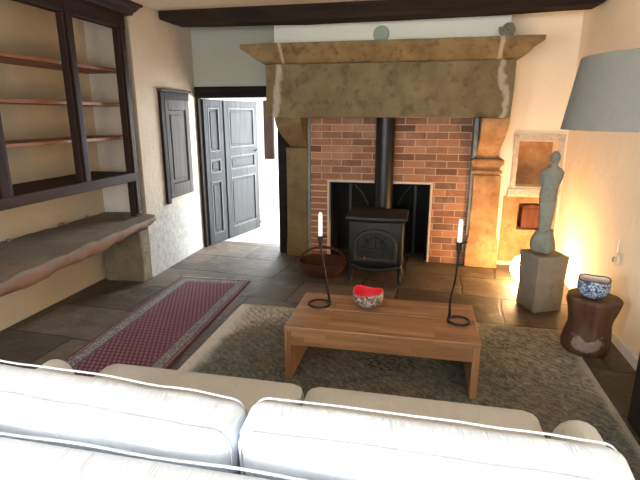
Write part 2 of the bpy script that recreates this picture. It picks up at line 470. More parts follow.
def m_carpet():
    n = N('faded carpet')
    x, y, z = n.xyz()
    f = n.noise(1.5, 6, .7); g = n.noise(14, 7, .85); w = n.noise(90, 3, .6)
    st = n.noise(3, 4, .6, vec=n.map(scale=(1, 9, 1)))
    col = n.mix(n.fr(g, .38, .62), (.062,.07,.060), (.25,.26,.22))
    col = n.mix(n.ma('MULTIPLY', n.fr(st, .45, .68), .55), col, (.16,.185,.17))
    col = n.mix(n.ma('MULTIPLY', n.fr(f, .48, .64), .6), col, (.25,.205,.145))
    # worn pale areas: far right and the far left corner
    wr = n.ma('SUBTRACT', n.ma('ADD', n.ma('MULTIPLY', x, .55), n.ma('MULTIPLY', y, .75)), .55)
    wr = n.ma('ADD', wr, n.ma('MULTIPLY', n.ma('SUBTRACT', n.noise(4, 6, .75), .5), 1.3))
    wl = n.ma('ADD', n.ma('SUBTRACT', n.ma('MULTIPLY', y, .9), n.ma('MULTIPLY', n.ma('ADD', x, 1.345), 1.1)), -.12)
    wl = n.ma('ADD', wl, n.ma('MULTIPLY', n.ma('SUBTRACT', n.noise(5, 6, .75), .5), .8))
    col = n.mix(n.ma('MULTIPLY', n.fr(wr, -.05, .35), .7), col, n.mix(n.fr(g, .4, .6), (.27,.245,.175), (.52,.47,.36)))
    col = n.mix(n.ma('MULTIPLY', n.fr(wl, -.02, .2), .85), col, n.mix(n.fr(g, .35, .65), (.55,.53,.47), (.80,.77,.70)))
    scr = n.wave(7, n.map(scale=(1.3,1.3,1)), 9, 4, 'DIAGONAL', 2.2)
    col = n.mix(n.ma('MULTIPLY', n.fr(scr, .6, .15), .5), col, (.05,.05,.045))
    # floral medallions, outlines worn dark
    for (mx, my, R) in ((.035, .18, .19), (-.75, .5, .13), (.05, -.16, .06), (.79, .61, .11), (.80, .17, .07), (-.62, -.1, .1)):
        dx = n.ma('SUBTRACT', x, mx); dy = n.ma('MULTIPLY', n.ma('SUBTRACT', y, my), 1.5)
        r = n.ma('SQRT', n.ma('ADD', n.ma('MULTIPLY', dx, dx), n.ma('MULTIPLY', dy, dy)))
        an = n.ma('ARCTAN2', dy, dx)
        rr = n.ma('ADD', r, n.ma('MULTIPLY', n.ma('SINE', n.ma('MULTIPLY', an, 8)), R*.09))
        band = n.ma('SINE', n.ma('MULTIPLY', rr, 30/R*.62))
        inside = n.fr(rr, R, R*.92)
        k = n.ma('MULTIPLY', n.ma('MULTIPLY', n.fr(band, .2, .7), inside), n.fr(n.noise(38, 3, .6), .40, .52))
        col = n.mix(n.ma('MULTIPLY', k, .95), col, (.012,.012,.012))
    # pale worn border
    hw, hl = 1.345, .985
    rag = n.ma('MULTIPLY', n.ma('SUBTRACT', n.noise(7, 6, .75), .5), .22)
    dl = n.ma('ADD', n.ma('ADD', x, hw), rag)
    dr = n.ma('ADD', n.ma('SUBTRACT', n.ma('MULTIPLY', x, -1.0), -hw), n.ma('MULTIPLY', rag, .7))
    db = n.ma('ADD', n.ma('SUBTRACT', hl, y), n.ma('MULTIPLY', rag, .6))
    col = n.mix(n.ma('MULTIPLY', n.fr(dl, .15, .06), .9), col, n.mix(n.fr(g, .3, .7), (.62,.61,.57), (.86,.84,.80)))
    col = n.mix(n.ma('MULTIPLY', n.fr(dr, .06, .02), .75), col, n.mix(n.fr(g, .3, .7), (.36,.34,.29), (.62,.59,.52)))
    col = n.mix(n.ma('MULTIPLY', n.fr(db, .06, .0), .5), col, (.42,.38,.28))
    col = n.mix(n.fr(w, .3, .7), n.mix(.5, col, (.55,.55,.55), 'MULTIPLY'), col)
    return n.done(col, .96, n.ma('ADD', w, g), .4, .006, .1, 0, .1)
CARPET = m_carpet()
FRINGE = N('cotton fringe').done((.5,.45,.38), .95, spec=.1)

def m_wicker():
    n = N('dark wicker')
    x, y, z = n.xyz()
    an = n.ma('ARCTAN2', y, x)
    a = n.ma('SINE', n.ma('MULTIPLY', an, 44)); b = n.ma('SINE', n.ma('MULTIPLY', z, 330))
    h = n.ma('MULTIPLY', a, b)
    f = n.noise(8, 4, .6)
    col = n.mix(n.fr(h, -.6, .6), (.05,.016,.009), n.mix(f, (.09,.03,.017), (.14,.052,.027)))
    return n.done(col, .6, h, .7, .008, .2)
WICKER = m_wicker()
RED = N('glossy coral red glaze').done((.72,.03,.045), .3, spec=.5)
def m_mosaic():
    n = N('pebble mosaic')
    c = n.vor(75, out=1); d = n.vor(75, feature='DISTANCE_TO_EDGE')
    v = n.xyz(c)[0]
    col = n.ramp(v, [(0, (.10,.075,.06)), (.25, (.42,.38,.32)), (.45, (.18,.14,.11)), (.6, (.5,.47,.42)), (.78, (.30,.05,.05)), (.85, (.36,.32,.26))], True)
    return n.done(n.mix(n.fr(d, .0, .06), (.07,.06,.05), col), .45, n.fr(d, 0, .12), .6, .004)
MOSAIC = m_mosaic()
def m_blue():
    n = N('blue and white glaze')
    a = n.noise(42, 3, .6, dist=1.6); d = n.vor(55, feature='DISTANCE_TO_EDGE')
    k = n.ma('MAXIMUM', n.fr(a, .47, .53), n.fr(d, .05, .03))
    return n.done(n.mix(k, (.46,.54,.62), (.03,.07,.17)), .22, spec=.6)
BLUE = m_blue()
POTWHITE = N('white glaze').done((.78,.70,.66), .25, spec=.6)
RIM = N('brown rim').done((.06,.03,.02), .4)
WAX = N('white wax').done((.90,.88,.82), .45, spec=.4)
WAX.node_tree.nodes['Principled BSDF'].inputs['Subsurface Weight'].default_value = .2
WICK = N('wick').done((.05,.04,.035), .9)
PAINTW = N('white gloss paint').done((.72,.73,.75), .45, spec=.4)
VENT = N('grey painted metal').done((.27,.31,.24), .7)
BLACK = N('matt black').done((.008,.008,.009), .5, spec=.4)
BLACKCLOTH = N('black speaker cloth'); BLACKCLOTH = BLACKCLOTH.done((.012,.012,.013), .9, BLACKCLOTH.noise(300, 1, .5), .3, .002)
def m_emit(name, c, k):
    n = N(name); n.b.inputs['Emission Color'].default_value = (*c, 1); n.b.inputs['Emission Strength'].default_value = k
    return n.done((.9,.85,.75), .4)
GLOBE_K = 78.0
GLOBE = m_emit('lit opal glass', (1.0, .60, .27), GLOBE_K)

# ------------------------------------------------------------------ the room shell
XR, XL, XA = 1.48, -2.72, -3.2       # right wall, left wall, alcove back
YB, YA, YN = 5.58, 4.33, -3.4        # fireplace wall, far side of alcove, wall behind the camera
ZC = 2.68
struct(MB().box(XA-.4, 3.0, YN-.3, YB+.35, -.2, 0).build('floor', FLOOR), 'worn grey brown stone flag floor', 'floor')
struct(MB().box(XA-.4, XR+.3, YN-.3, YB+.35, ZC, ZC+.2).build('ceiling', CEIL), 'plain cream plastered ceiling', 'ceiling')
RW = (-1.5, .5, .75, 2.2)
struct(holes_wall(MB(), YN-.3, YB+.35, 0, ZC, [RW], XR, XR+.3, 'y').build('wall_right', PLASTER), 'cream wall on the right, lamp glow put into its colour', 'wall')
w3 = thing('window_3', 'white framed window added in the right wall, out of view', 'window', (XR+.15, (RW[0]+RW[1])/2, RW[2])); w3['kind'] = 'structure'  # unseen window, added to bring light to the alcove
b = MB()
b.box(XR+.12, XR+.2, RW[0], RW[1], RW[2], RW[2]+.07); b.box(XR+.12, XR+.2, RW[0], RW[1], RW[3]-.07, RW[3])
for y in (RW[0], (RW[0]+RW[1])/2-.03, RW[1]-.06): b.box(XR+.12, XR+.2, y, y+.06, RW[2]+.07, RW[3]-.07)
b.build('window_frame', PAINTW, w3)
DX0, DX1, DZ = -2.69, -1.60, 1.93
b = MB()
NU = (1.005, 1.40, .90, 1.385)       # upper niche opening
NL = (1.06, 1.33, .42, .72)          # lower niche opening
FO = (-1.05, .10, 0, .905)
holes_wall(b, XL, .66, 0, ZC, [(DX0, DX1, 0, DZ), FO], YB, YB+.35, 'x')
struct(b.build('wall_back', PLASTER_SHADED), 'plastered wall behind the fireplace, darkened for shade', 'wall')
struct(holes_wall(MB(), .66, XR, 0, ZC, [NU, NL], YB, YB+.35, 'x').build('wall_back_right', PLASTER), 'wall right of the fireplace, lamp glow put into its cream colour', 'wall')  # warmer than wall_back, globe light painted into the plaster
b = MB()
WY0, WY1, WZ0, WZ1 = 4.80, 5.36, .76, 1.88
holes_wall(b, YA, YB+.35, 0, ZC, [(WY0, WY1, WZ0, WZ1)], XA, XL, 'y')
struct(b.build('wall_left', PLASTER_LEFT), 'plastered left wall between shelves and doorway, greyer at the bottom', 'wall')
LW = (-2.4, -.5, .85, 2.25)
struct(holes_wall(MB(), YN-.3, .45, 0, ZC, [LW], XA-.3, XL, 'y').build('wall_left_near', PLASTER), 'left wall beside the sofa', 'wall')
w5 = thing('window_5', 'white framed window in the left wall behind the camera', 'window', (XL-.3, (LW[0]+LW[1])/2, LW[2])); w5['kind'] = 'structure'
b = MB()
b.box(XL-.34, XL-.26, LW[0], LW[1], LW[2], LW[2]+.07); b.box(XL-.34, XL-.26, LW[0], LW[1], LW[3]-.07, LW[3])
for y in (LW[0], (LW[0]+LW[1])/2-.03, LW[1]-.06): b.box(XL-.34, XL-.26, y, y+.06, LW[2]+.07, LW[3]-.07)
b.build('window_frame', PAINTW, w5)
b = MB().box(XA-.3, XA, .45, YB+.35, 0, ZC)
struct(b.build('wall_alcove', PLASTER_ALCOVE), 'ochre plastered back of the shelf alcove', 'wall')
# wall behind the camera, with the window that lights the room
b = MB()
BW = (-1.9, .8, .6, 2.15)
holes_wall(b, XL, XR, 0, ZC, [BW], YN-.3, YN, 'x')
struct(b.build('wall_near', PLASTER), 'wall behind the sofa', 'wall')
w2 = thing('window_2', 'white framed window behind the sofa', 'window', ((BW[0]+BW[1])/2, YN-.15, BW[2])); w2['kind'] = 'structure'
b = MB()
b.box(BW[0], BW[1], YN-.2, YN-.12, BW[2], BW[2]+.07); b.box(BW[0], BW[1], YN-.2, YN-.12, BW[3]-.07, BW[3])
for x in (BW[0], (BW[0]+BW[1])/2-.03, BW[1]-.06): b.box(x, x+.06, YN-.2, YN-.12, BW[2]+.07, BW[3]-.07)
b.build('window_frame', PAINTW, w2)

# skirting on the right, ceiling beam
struct(MB().box(XR-.018, XR, -3.3, 4.6, 0, .085).build('baseboard_right', PAINTW, bevel=.006), 'white skirting board along the right wall', 'skirting board')
b = MB()
b.prism([(XL+.02, 2.69), (XL+.02, 2.60), (XL+.16, 2.555), (-1.2, 2.535), (.5, 2.545), (XR-.08, 2.57), (XR-.01, 2.605), (XR-.01, 2.69)], 4.83, 5.07, 'y')
b.grid_noise(.008, 3.5, 3)
struct(b.build('trim_1', DARKBEAM, bevel=.012), 'dark oak ceiling beam across the chimney', 'beam')

# ------------------------------------------------------------------ hall seen through the doorway
HY = 8.6
b = holes_wall(MB(), -4.2, .9, 0, 2.7, [(-2.3, -.1, .3, 2.45)], HY, HY+.2, 'x')
b.box(-4.2, -4.0, YB+.35, HY, 0, 2.7)
struct(b.build('wall_hall', WHITE), 'white wall of the hall beyond the doorway', 'wall')
b = MB()
holes_wall(b, YB+.35, HY, 0, 2.7, [(7.0, 8.5, .5, 2.3)], .7, .9, 'y')  # unseen opening, added for the hall fill lamp
struct(b.build('wall_hall_side', WHITE), 'white side wall of the hall', 'wall')
w4 = thing('window_4', 'tall white framed window at the far end of the hall', 'window', (-1.2, HY+.1, .3)); w4['kind'] = 'structure'
b = MB()
for x in (-2.3, -1.23, -.16): b.box(x, x+.06, HY+.06, HY+.12, .3, 2.45)
for z in (.3, 1.3, 2.39): b.box(-2.24, -.16, HY+.07, HY+.11, z, z+.06)
b.build('window_frame', PAINTW, w4)
struct(MB().box(-4.2, .9, YB+.35, HY+.2, -.2, 0).build('floor_hall', HALLFLOOR), 'stone floor of the hall', 'floor')
struct(MB().box(-4.2, .9, YB+.35, HY+.2, 2.7, 2.85).build('ceiling_hall', WHITE), 'white hall ceiling', 'ceiling')

# ------------------------------------------------------------------ doorway: frame and two open leaves
d = thing('door_1', 'dark panelled double door standing open into the bright hall', 'door', (DX0, YB+.02, 0)); d['kind'] = 'structure'
b = MB()
b.box(XL+.01, DX1+.06, YB-.035, YB+.2, 1.86, 1.985)
b.box(XL+.005, DX0+.014, YB-.012, YB+.07, 0, 1.86)
b.box(DX1-.09, DX1+.06, YB-.03, YB+.2, 0, 1.86)
b.build('door_frame', BLACKFRAME, d, bevel=.008)
def leaf(name, p0, p1, panels, stile, h=1.835, th=.042):
    p0, p1 = Vector((*p0, 0)), Vector((*p1, 0))
    t = (p1-p0); W = t.length; ang = math.atan2(t.y, t.x)
    M = Matrix.Translation(p0+Vector((0,0,.012))) @ Matrix.Rotation(ang, 4, 'Z')
    b = MB()
    b.box(0, stile, -th/2, th/2, 0, h, M); b.box(W-stile, W, -th/2, th/2, 0, h, M)
    z = 0
    rails = [0]+[q for pr in panels for q in pr]+[h]
    for i in range(0, len(rails), 2): b.box(stile, W-stile, -th/2, th/2, rails[i], rails[i+1], M)
    o = b.build(name, GREYDOOR, d, bevel=.003)
    for (z0, z1) in panels:
        k = MB().box(stile, W-stile, -th/2+.014, th/2-.014, z0, z1, M)
        k.box(stile+.05, W-stile-.05, -th/2+.006, th/2-.006, z0+.05, z1-.05, M)
        k.build('door_panel', GREYDOOR, o, bevel=.006)
        k = MB(); e = .022
        for s in (-1, 1):
            y0, y1 = sorted((s*(th/2-.014), s*(th/2+.004)))
            k.box(stile, W-stile, y0, y1, z0, z0+e, M); k.box(stile, W-stile, y0, y1, z1-e, z1, M)
            k.box(stile, stile+e, y0, y1, z0+e, z1-e, M); k.box(W-stile-e, W-stile, y0, y1, z0+e, z1-e, M)
        k.build('panel_moulding', DOORBEV, o, bevel=.005)
    return o, M, W
leaf('narrow_leaf', (-2.672, 5.65), (-2.575, 6.00), [(.12,.82), (.92,1.10), (1.19,1.74)], .075)
wl, M, W = leaf('wide_leaf', (-2.563, 6.02), (-2.385, 6.80), [(.14,.83), (.93,1.12), (1.22,1.74)], .095)
k = MB().tube([M @ Vector((W-.05, -.02, 1.16)), M @ Vector((W-.05, -.07, 1.16)), M @ Vector((W-.15, -.075, 1.155))], .011, 8)
k.build('door_handle', IRON, wl, smooth=True)
k = MB().box(W-.02, W+.015, -.028, .028, .06, .11, M); k.build('door_stop', IRON, wl, bevel=.004)

# dark shutter hanging in the hall
s = thing('hall_shutter', 'narrow dark brown shutter on the white hall wall', 'shutter', (-2.75, 8.5, .85))
b = MB(); X0, X1 = -2.85, -2.67
b.box(X0, X1, 8.52, HY-.002, .88, 1.92)
b.build('shutter_board', DARKWOOD, s, bevel=.006)
b = MB().box(X0-.03, X1+.16, 8.46, HY-.002, .78, .88); b.build('sill', PAINTW, s, bevel=.005)

# ------------------------------------------------------------------ shuttered window in the left wall
w = thing('window_1', 'small window in the left wall closed by a dark grey panelled shutter', 'window', (XL, 5.08, WZ0)); w['kind'] = 'structure'
b = MB()
b.box(XL-.2, XL+.03, WY0-.075, WY0, WZ0-.05, WZ1+.02)
b.box(XL-.2, XL-.06, WY0, WY1, WZ0-.002, WZ0+.03)
b.box(XL-.2, XL+.03, WY0, WY1, WZ1-.06, WZ1+.02)
b.build('window_frame', BLACKFRAME, w, bevel=.006)
MB().box(XL-.05, XL+.055, WY0-.09, WY1+.03, WZ1+.02, WZ1+.045).build('window_head', SHUTTERW, w, bevel=.006)
def shutter():
    x0, x1 = XL-.02, XL+.022
    st = .085
    b = MB().box(x0, x1, WY0+.02, WY0+st, WZ0, WZ1-.06); b.box(x0, x1, WY1-st, WY1, WZ0, WZ1-.06)
    b.box(x0, x1, WY0+st, WY1-st, WZ0, WZ0+.15); b.box(x0, x1, WY0+st, WY1-st, WZ1-.17, WZ1-.06)
    o = b.build('shutter_leaf', SHUTTERW, w, bevel=.004)
    k = MB().box(x0+.01, x1-.018, WY0+st, WY1-st, WZ0+.15, WZ1-.17); k.box(x0+.01, x1-.008, WY0+st+.05, WY1-st-.05, WZ0+.2, WZ1-.22)
    k.build('shutter_panel', SHUTTERW, o, bevel=.008)
shutter()

# ------------------------------------------------------------------ fireplace
fp = thing('stone_fireplace', 'large stone fireplace with moulded mantel, brick back and two carved jambs', 'fireplace', (-.4, YB, 0))
# mantel cornice: mitred moulding
prof = [(2.172,5.13,-1.695,.848),(2.185,5.10,-1.715,.865),(2.205,5.075,-1.745,.895),(2.235,5.05,-1.785,.93),(2.265,5.03,-1.815,.955),(2.29,5.01,-1.85,.985),(2.31,4.985,-1.885,1.02),(2.318,4.98,-1.895,1.03),(2.36,4.98,-1.895,1.035)]
def mitre(prof, yb, nx=24):
    rings = []
    for z, yf, xl, xr in prof:
        r = [Vector((xl, yb, z)), Vector((xl, (yb+yf)/2, z))]
        r += [Vector((xl+(xr-xl)*i/nx, yf, z)) for i in range(nx+1)]
        r += [Vector((xr, (yb+yf)/2, z)), Vector((xr, yb, z))]
        rings.append(r)
    return rings
b = MB().loft(mitre(prof, YB)); b.grid_noise(.006, 4)
b.build('mantel_shelf', CORNICE, fp, smooth=True)
b = MB().box(-1.675, .822, 5.12, 5.265, 1.633, 2.172); b.grid_noise(.012, 2.5, 7, 3)
b.build('lintel', LINTEL, fp, smooth=True, bevel=.008)
for x0, x1 in ((-1.675, -1.5), (.66, .822)): MB().box(x0, x1, 5.265, YB, 1.633, 2.172).build('lintel_return', LINTEL, fp, bevel=.008)
b = MB().box(-1.615, .765, 5.26, YB, 2.36, ZC); b.build('chimney_breast', PLASTER_BREAST, fp, bevel=.006)
# right jamb: corbel, capital, shaft, base
def corbel(x0, x1, y0, yw, z0, z1, outward, dx, mat, dy=0.0):
    """bracket whose front sweeps forward and whose outer side flares with height"""
    rings = []
    n = 10
    for i in range(n+1):
        t = i/n; z = z0+(z1-z0)*t
        k = math.sin(t*PI/2)**1.1
        yf = y0+(yw-y0)*(1-k)
        e = dx*k
        a, c = (x0-e, x1) if outward < 0 else (x0, x1+e)
        rings.append([Vector((a, YB, z)), Vector((a, yf, z)), Vector(((a+c)/2, yf-.006, z)), Vector((c, yf, z)), Vector((c, YB, z)), Vector(((a+c)/2, YB, z))])
    b = MB().loft(rings); b.grid_noise(.008, 5)
    return b.build('corbel', mat, fp, smooth=True, bevel=.01)
corbel(.555, .775, 5.13, 5.42, 1.235, 1.633, 1, .045, SANDSTONE)
def stack(prof, yb, x0, x1, seed):
    rings = []
    for z, yf, e in prof:
        rings.append([Vector((x0-e, yb, z)), Vector((x0-e, yf-e, z)), Vector(((x0+x1)/2, yf-e, z)), Vector((x1+e, yf-e, z)), Vector((x1+e, yb, z)), Vector(((x0+x1)/2, yb, z))])
    b = MB().loft(rings); b.grid_noise(.006, 6, 0, seed)
    return b
b = stack([(1.03,5.45,-.012),(1.042,5.45,-.012),(1.05,5.44,.018),(1.075,5.44,.022),(1.092,5.44,-.004),(1.112,5.44,-.004),(1.15,5.44,.028),(1.19,5.44,.032),(1.205,5.44,.02),(1.212,5.45,-.02),(1.237,5.45,-.02)], YB, .545, .815, 1)
b.build('capital', SANDSTONE, fp, smooth=True)
b = stack([(.0,5.435,.03),(.18,5.435,.03),(.30,5.44,.022),(.36,5.45,.006),(.5,5.45,.002),(.8,5.45,0),(1.03,5.45,0)], YB, .545, .835, 2)
jr = b.build('jamb', SANDSTONE, fp, smooth=True, bevel=.01)
jr['label'] = 'golden carved jamb right of the stove'
b = MB().box(.505, .548, 5.3, YB, 1.24, 1.63); b.box(.515, .548, 5.46, YB, 0, 1.24); b.build('inner_slip', SLATE, fp, bevel=.006)
# left jamb
corbel(-1.50, -1.30, 5.13, 5.42, 1.30, 1.633, -1, .09, SANDSTONE_DARK)
b = stack([(0,5.43,.01),(.4,5.44,.0),(.8,5.44,.0),(1.22,5.44,.0),(1.30,5.42,.004)], YB, -1.555, -1.305, 5)
jl = b.build('jamb', SANDSTONE_DARK, fp, smooth=True, bevel=.012); jl['label'] = 'darker olive jamb beside the doorway'
b = MB().box(-1.31, -1.275, 5.47, YB, 0, 1.63); b.build('inner_slip', SLATE, fp, bevel=.006)
# brick infill with opening
b = MB()
holes_wall(b, -1.275, .515, 0, 1.70, [(-1.275, -1.075, 0, .93), (-1.075, .125, 0, .93)], 5.50, YB, 'x')
b.build('brick_panel', BRICK, fp)
MB().box(-1.275, -1.078, 5.50, YB, 0, .93).build('brick_pier', STACKB, fp)
b = MB(); b.box(-1.078, .125, 5.488, YB, .905, .93); b.box(-1.078, -1.05, 5.488, YB, 0, .905); b.box(.10, .125, 5.488, YB, 0, .905)
b.build('mortar_edge', MORTAR, fp, bevel=.005)
b = MB(); b.box(-1.05, .10, YB+.28, YB+.34, 0, .905); b.box(-1.05, -1.02, YB, YB+.28, 0, .905); b.box(.07, .10, YB, YB+.28, 0, .905); b.box(-1.02, .07, YB, YB+.28, .88, .905)
b.build('firebox_lining', SOOT, fp)
for x in (-.86, -.08): MB().box(x, x+.035, YB+.2, YB+.235, 0, .87).build('firebox_upright', IRON, fp, bevel=.004)
for k_ in ([(-.79, YB+.2, .84), (-.7, YB+.2, .75), (-.62, YB+.2, .60)], [(-.12, YB+.2, .84), (-.2, YB+.2, .75), (-.27, YB+.2, .62)]): MB().tube(k_, .014, 8).build('firebox_brace', IRON, fp, smooth=True)
# round vent plate on the chimney breast
b = MB(); M = Matrix.Translation((-.478, 5.249, 2.455)) @ Matrix.Rotation(PI/2, 4, 'X')
bmesh.ops.create_cone(b.bm, cap_ends=True, segments=40, radius1=.083, radius2=.078, depth=.02, matrix=M)
tag(b.build('vent_cover', VENT, smooth=True), 'round grey green vent cover on the chimney breast above the mantel', 'vent cover')

# ------------------------------------------------------------------ ammonite on the mantel
b = MB(); pts = []; rad = []
for i in range(130):
    t = i/129; a = -1.9+t*2*PI*2.35
    R = .008+.056*t**1.25; pts.append((.715+R*math.cos(a)*-1, 5.07, 2.432+R*math.sin(a)))
    rad.append((.005+.017*t)*(1+.10*math.sin(i*1.5)))
b.tube(pts, rad, 12)
b.box(.69, .745, 5.045, 5.095, 2.372, 2.392)
tag(b.build('ammonite', FOSSIL, smooth=True), 'grey spiral ammonite fossil standing on the right end of the mantel', 'fossil')

# ------------------------------------------------------------------ niches
nz = thing('stone_niche', 'double wall niche with flaked stone surround right of the fireplace', 'niche', (1.2, YB, .35))
b = MB(); y0 = YB-.022
b.box(NU[0]-.055, 1.457, y0, YB+.004, NU[3], NU[3]+.08); b.box(NU[0]-.055, NU[0], y0, YB+.004, NU[2]-.02, NU[3]); b.box(NU[1], 1.457, y0, YB+.004, NU[2]-.02, NU[3])
b.box(NU[0]-.075, 1.457, y0-.012, YB+.004, NU[2]-.11, NU[2]-.02)
b.grid_noise(.008, 14, 3); b.build('surround', NICHEST, nz, bevel=.006)
b = MB(); b.box(.90, NL[0], YB-.015, YB+.004, .05, NU[2]-.11); b.box(NL[1], XR-.03, YB-.015, YB+.004, .05, NU[2]-.11)
b.box(NL[0], NL[1], YB-.015, YB+.004, NL[3], NU[2]-.11); b.box(NL[0], NL[1], YB-.015, YB+.004, .05, NL[2])
b.grid_noise(.006, 9, 3); b.build('lower_stones', SANDSTONE, nz, bevel=.006)
b = MB(); b.box(NU[0], NU[1], YB+.24, YB+.3, NU[2]-.02, NU[3]); b.box(NL[0], NL[1], YB+.27, YB+.33, NL[2], NL[3]); b.grid_noise(.006, 6, 5)
b.build('niche_back', SANDSTONE, nz)
bx = thing('wooden_box', 'small reddish wooden box standing in the lower wall niche', 'box', (1.2, YB+.12, NL[2]))
MB().box(1.115, 1.315, YB+.03, YB+.2, NL[2]+.002, NL[2]+.235).build('box_body', BOXW, bx, bevel=.008)
b = MB().prism([(1.110, NL[2]+.235), (1.32, NL[2]+.235), (1.32, NL[2]+.25), (1.27, NL[2]+.272), (1.20, NL[2]+.28), (1.13, NL[2]+.262)], YB+.025, YB+.205, 'y')
b.build('box_lid', BOXW, bx, bevel=.006)

# ------------------------------------------------------------------ alcove shelving
cb = thing('shelving_unit', 'dark oak open shelving with cornice built into the left alcove', 'shelves', (-2.95, 3.0, .73))
for (y0, y1, z0) in ((4.115, 4.22, .70), (3.425, 3.53, 1.10), (2.60, 2.73, 1.10), (1.87, 2.0, 1.10), (1.1, 1.24, .70)):
    b = MB().box(-2.765, -2.70, y0, y1, z0, 2.52)
    b.box(-2.70, -2.688, y0+.025, y1-.025, z0+.02, 2.46)
    b.build('post', DARKWOOD, cb, bevel=.006)
MB().box(-2.78, -2.695, 1.1, 4.22, 2.405, 2.56).build('top_rail', DARKWOOD_Y, cb, bevel=.006)
b = MB().prism([(-2.80, 2.54), (-2.68, 2.54), (-2.67, 2.56), (-2.635, 2.575), (-2.60, 2.60), (-2.565, 2.607), (-2.565, 2.625), (-2.80, 2.63)], 1.0, 4.33, 'y')
# prism() lays (u,v) on x,z and extrudes along y
b.build('cornice', DARKWOOD_Y, cb, bevel=.003)
MB().box(-2.795, -2.685, 1.1, 4.215, 1.045, 1.125).build('bottom_rail', BOARDW, cb, bevel=.006)
MB().box(-3.195, -2.795, 1.1, 4.21, 1.085, 1.12).build('bottom_board', BOARDW, cb, bevel=.003)
for z in (2.04, 1.738, 1.435):
    MB().box(-3.195, -2.80, 1.1, 4.3, z, z+.028).build('shelf', SHELFW, cb, bevel=.003)

# ------------------------------------------------------------------ stone ledge and its block
b = MB(); rings = []
NS = 46
for i in range(NS+1):
    t = i/NS; y = .5+(4.31-.5)*t
    xf = -2.43-.13*((y-2.28)/2.05) + .02*noise.noise(Vector((y*2.2, 0, 0)))
    zt = .692+.01*noise.noise(Vector((y*3, 5, 0)))
    thick = .155 if y < 3.3 else .155-.06*((y-3.3)/1.0)**1.0
    thick += .012*noise.noise(Vector((y*4, 9, 0)))
    ends = 1.0
    if y > 4.15: xf -= .05*((y-4.15)/.16)**2
    zb = zt-thick
    r = [Vector((XA+.02, y, zt)), Vector((-2.9, y, zt+.006*noise.noise(Vector((y*4, 1, 2))))), Vector((xf-.12, y, zt-.004)), Vector((xf-.012, y, zt-.008)), Vector((xf, y, zt-.03)),
         Vector((xf-.005, y, zt-thick*.45)), Vector((xf-.04-.02*noise.noise(Vector((y*5, 3, 3))), y, zt-thick*.75)), Vector((xf-.13, y, zb)), Vector((-2.9, y, zb-.02)), Vector((XA+.02, y, zb-.03))]
    rings.append(r)
b.loft(rings); b.grid_noise(.014, 8, 1)
tag(b.build('stone_ledge', SLAB, smooth=True), 'long rough stone ledge jutting out of the left alcove below the shelves', 'ledge')
b = MB().box(-3.15, -2.71, 4.16, 4.322, 0, .538); b.grid_noise(.014, 5, 5, 2)
tag(b.build('stone_block', BLOCK, smooth=True, bevel=.01), 'upright rough stone block under the far end of the ledge', 'stone block')
for k, (yy, rr) in enumerate(((3.62, .022), (3.05, .016), (3.97, .014))):
    b = MB().ball((-3.13, yy, .712), rr, (1, 1.5, .8), 10); b.grid_noise(.006, 40)
    tag(b.build('plaster_crumb', BLOCK, smooth=True), ['dark crumb of plaster at the back of the stone ledge, middle one and largest', 'small crumb of plaster at the back of the stone ledge, nearest the camera', 'small crumb of plaster at the back of the stone ledge, nearest the far end'][k], 'crumb', 'plaster crumbs along the ledge')

# ------------------------------------------------------------------ stove
st = thing('wood_stove', 'black cast iron wood stove with arched glass door and flue pipe', 'stove', (-.41, 4.85, 0))
SX0, SX1, SY0, SY1 = -.685, -.15, 4.63, 5.08
rings = []
for z, e in ((.145, .05), (.165, .02), (.20, .008), (.24, 0), (.60, 0), (.635, .004)):
    r = []
    for i in range(13):                   # bowed front
        t = i/12; r.append(Vector((SX0+e+(SX1-SX0-2*e)*t, SY0+e-.03*math.sin(PI*t)+.018, z)))
    r += [Vector((SX1-e, SY1, z)), Vector((SX0+e, SY1, z))]
    rings.append(r)
MB().loft(rings).build('stove_body', IRON, st, smooth=True, bevel=.008)
rings = []
for z, e in ((.635, 0), (.645, .025), (.665, .035), (.685, .03), (.692, .015)):
    r = []
    for i in range(13):
        t = i/12; r.append(Vector((SX0-e+(SX1-SX0+2*e)*t, SY0-e-.03*math.sin(PI*t)+.018, z)))
    r += [Vector((SX1+e, SY1+e*.5, z)), Vector((SX0-e, SY1+e*.5, z))]
    rings.append(r)
MB().loft(rings).build('top_plate', IRON, st, smooth=True)
# arched door
cx = (SX0+SX1)/2
def arch(w, zb, zs, rise, n=14):
    p = [(cx-w, zb), (cx+w, zb)]
    for i in range(n+1):
        a = PI*i/n; p.append((cx+w*math.cos(a), zs+rise*math.sin(a)))
    return p
def archring(wo, wi, zbo, zbi, zs, ro, ri, y0, y1):
    o, i_ = arch(wo, zbo, zs, ro), arch(wi, zbi, zs, ri)
    b = MB(); n = len(o)
    V = [[b.bm.verts.new((p[0], y, p[1])) for p in L] for y in (y0, y1) for L in (o, i_)]
    fo, fi, bo, bi = V
    for k in range(n):
        j = (k+1) % n
        for q in ((fo[k], fo[j], fi[j], fi[k]), (bo[k], bi[k], bi[j], bo[j]), (fo[k], bo[k], bo[j], fo[j]), (fi[k], fi[j], bi[j], bi[k])): b.bm.faces.new(q)
    return b
dr = archring(.215, .178, .235, .27, .415, .155, .12, SY0-.042, SY0+.01).build('stove_door', IRONEDGE, st, smooth=True, bevel=.006)
MB().prism(arch(.18, .268, .415, .122), SY0-.03, SY0-.02, 'y').build('door_glass', STOVEGLASS, dr)
b = MB()
b.tube([(cx-.178, SY0-.034, .37), (cx+.178, SY0-.034, .37)], .007, 8)
for i in range(-2, 3):                    # tracery in the arch
    b.tube([(cx+.07*i, SY0-.034, .37), (cx+.035*i, SY0-.034, .45), (cx+.05*i, SY0-.034, .525-.012*abs(i)**1.6)], .005, 6)
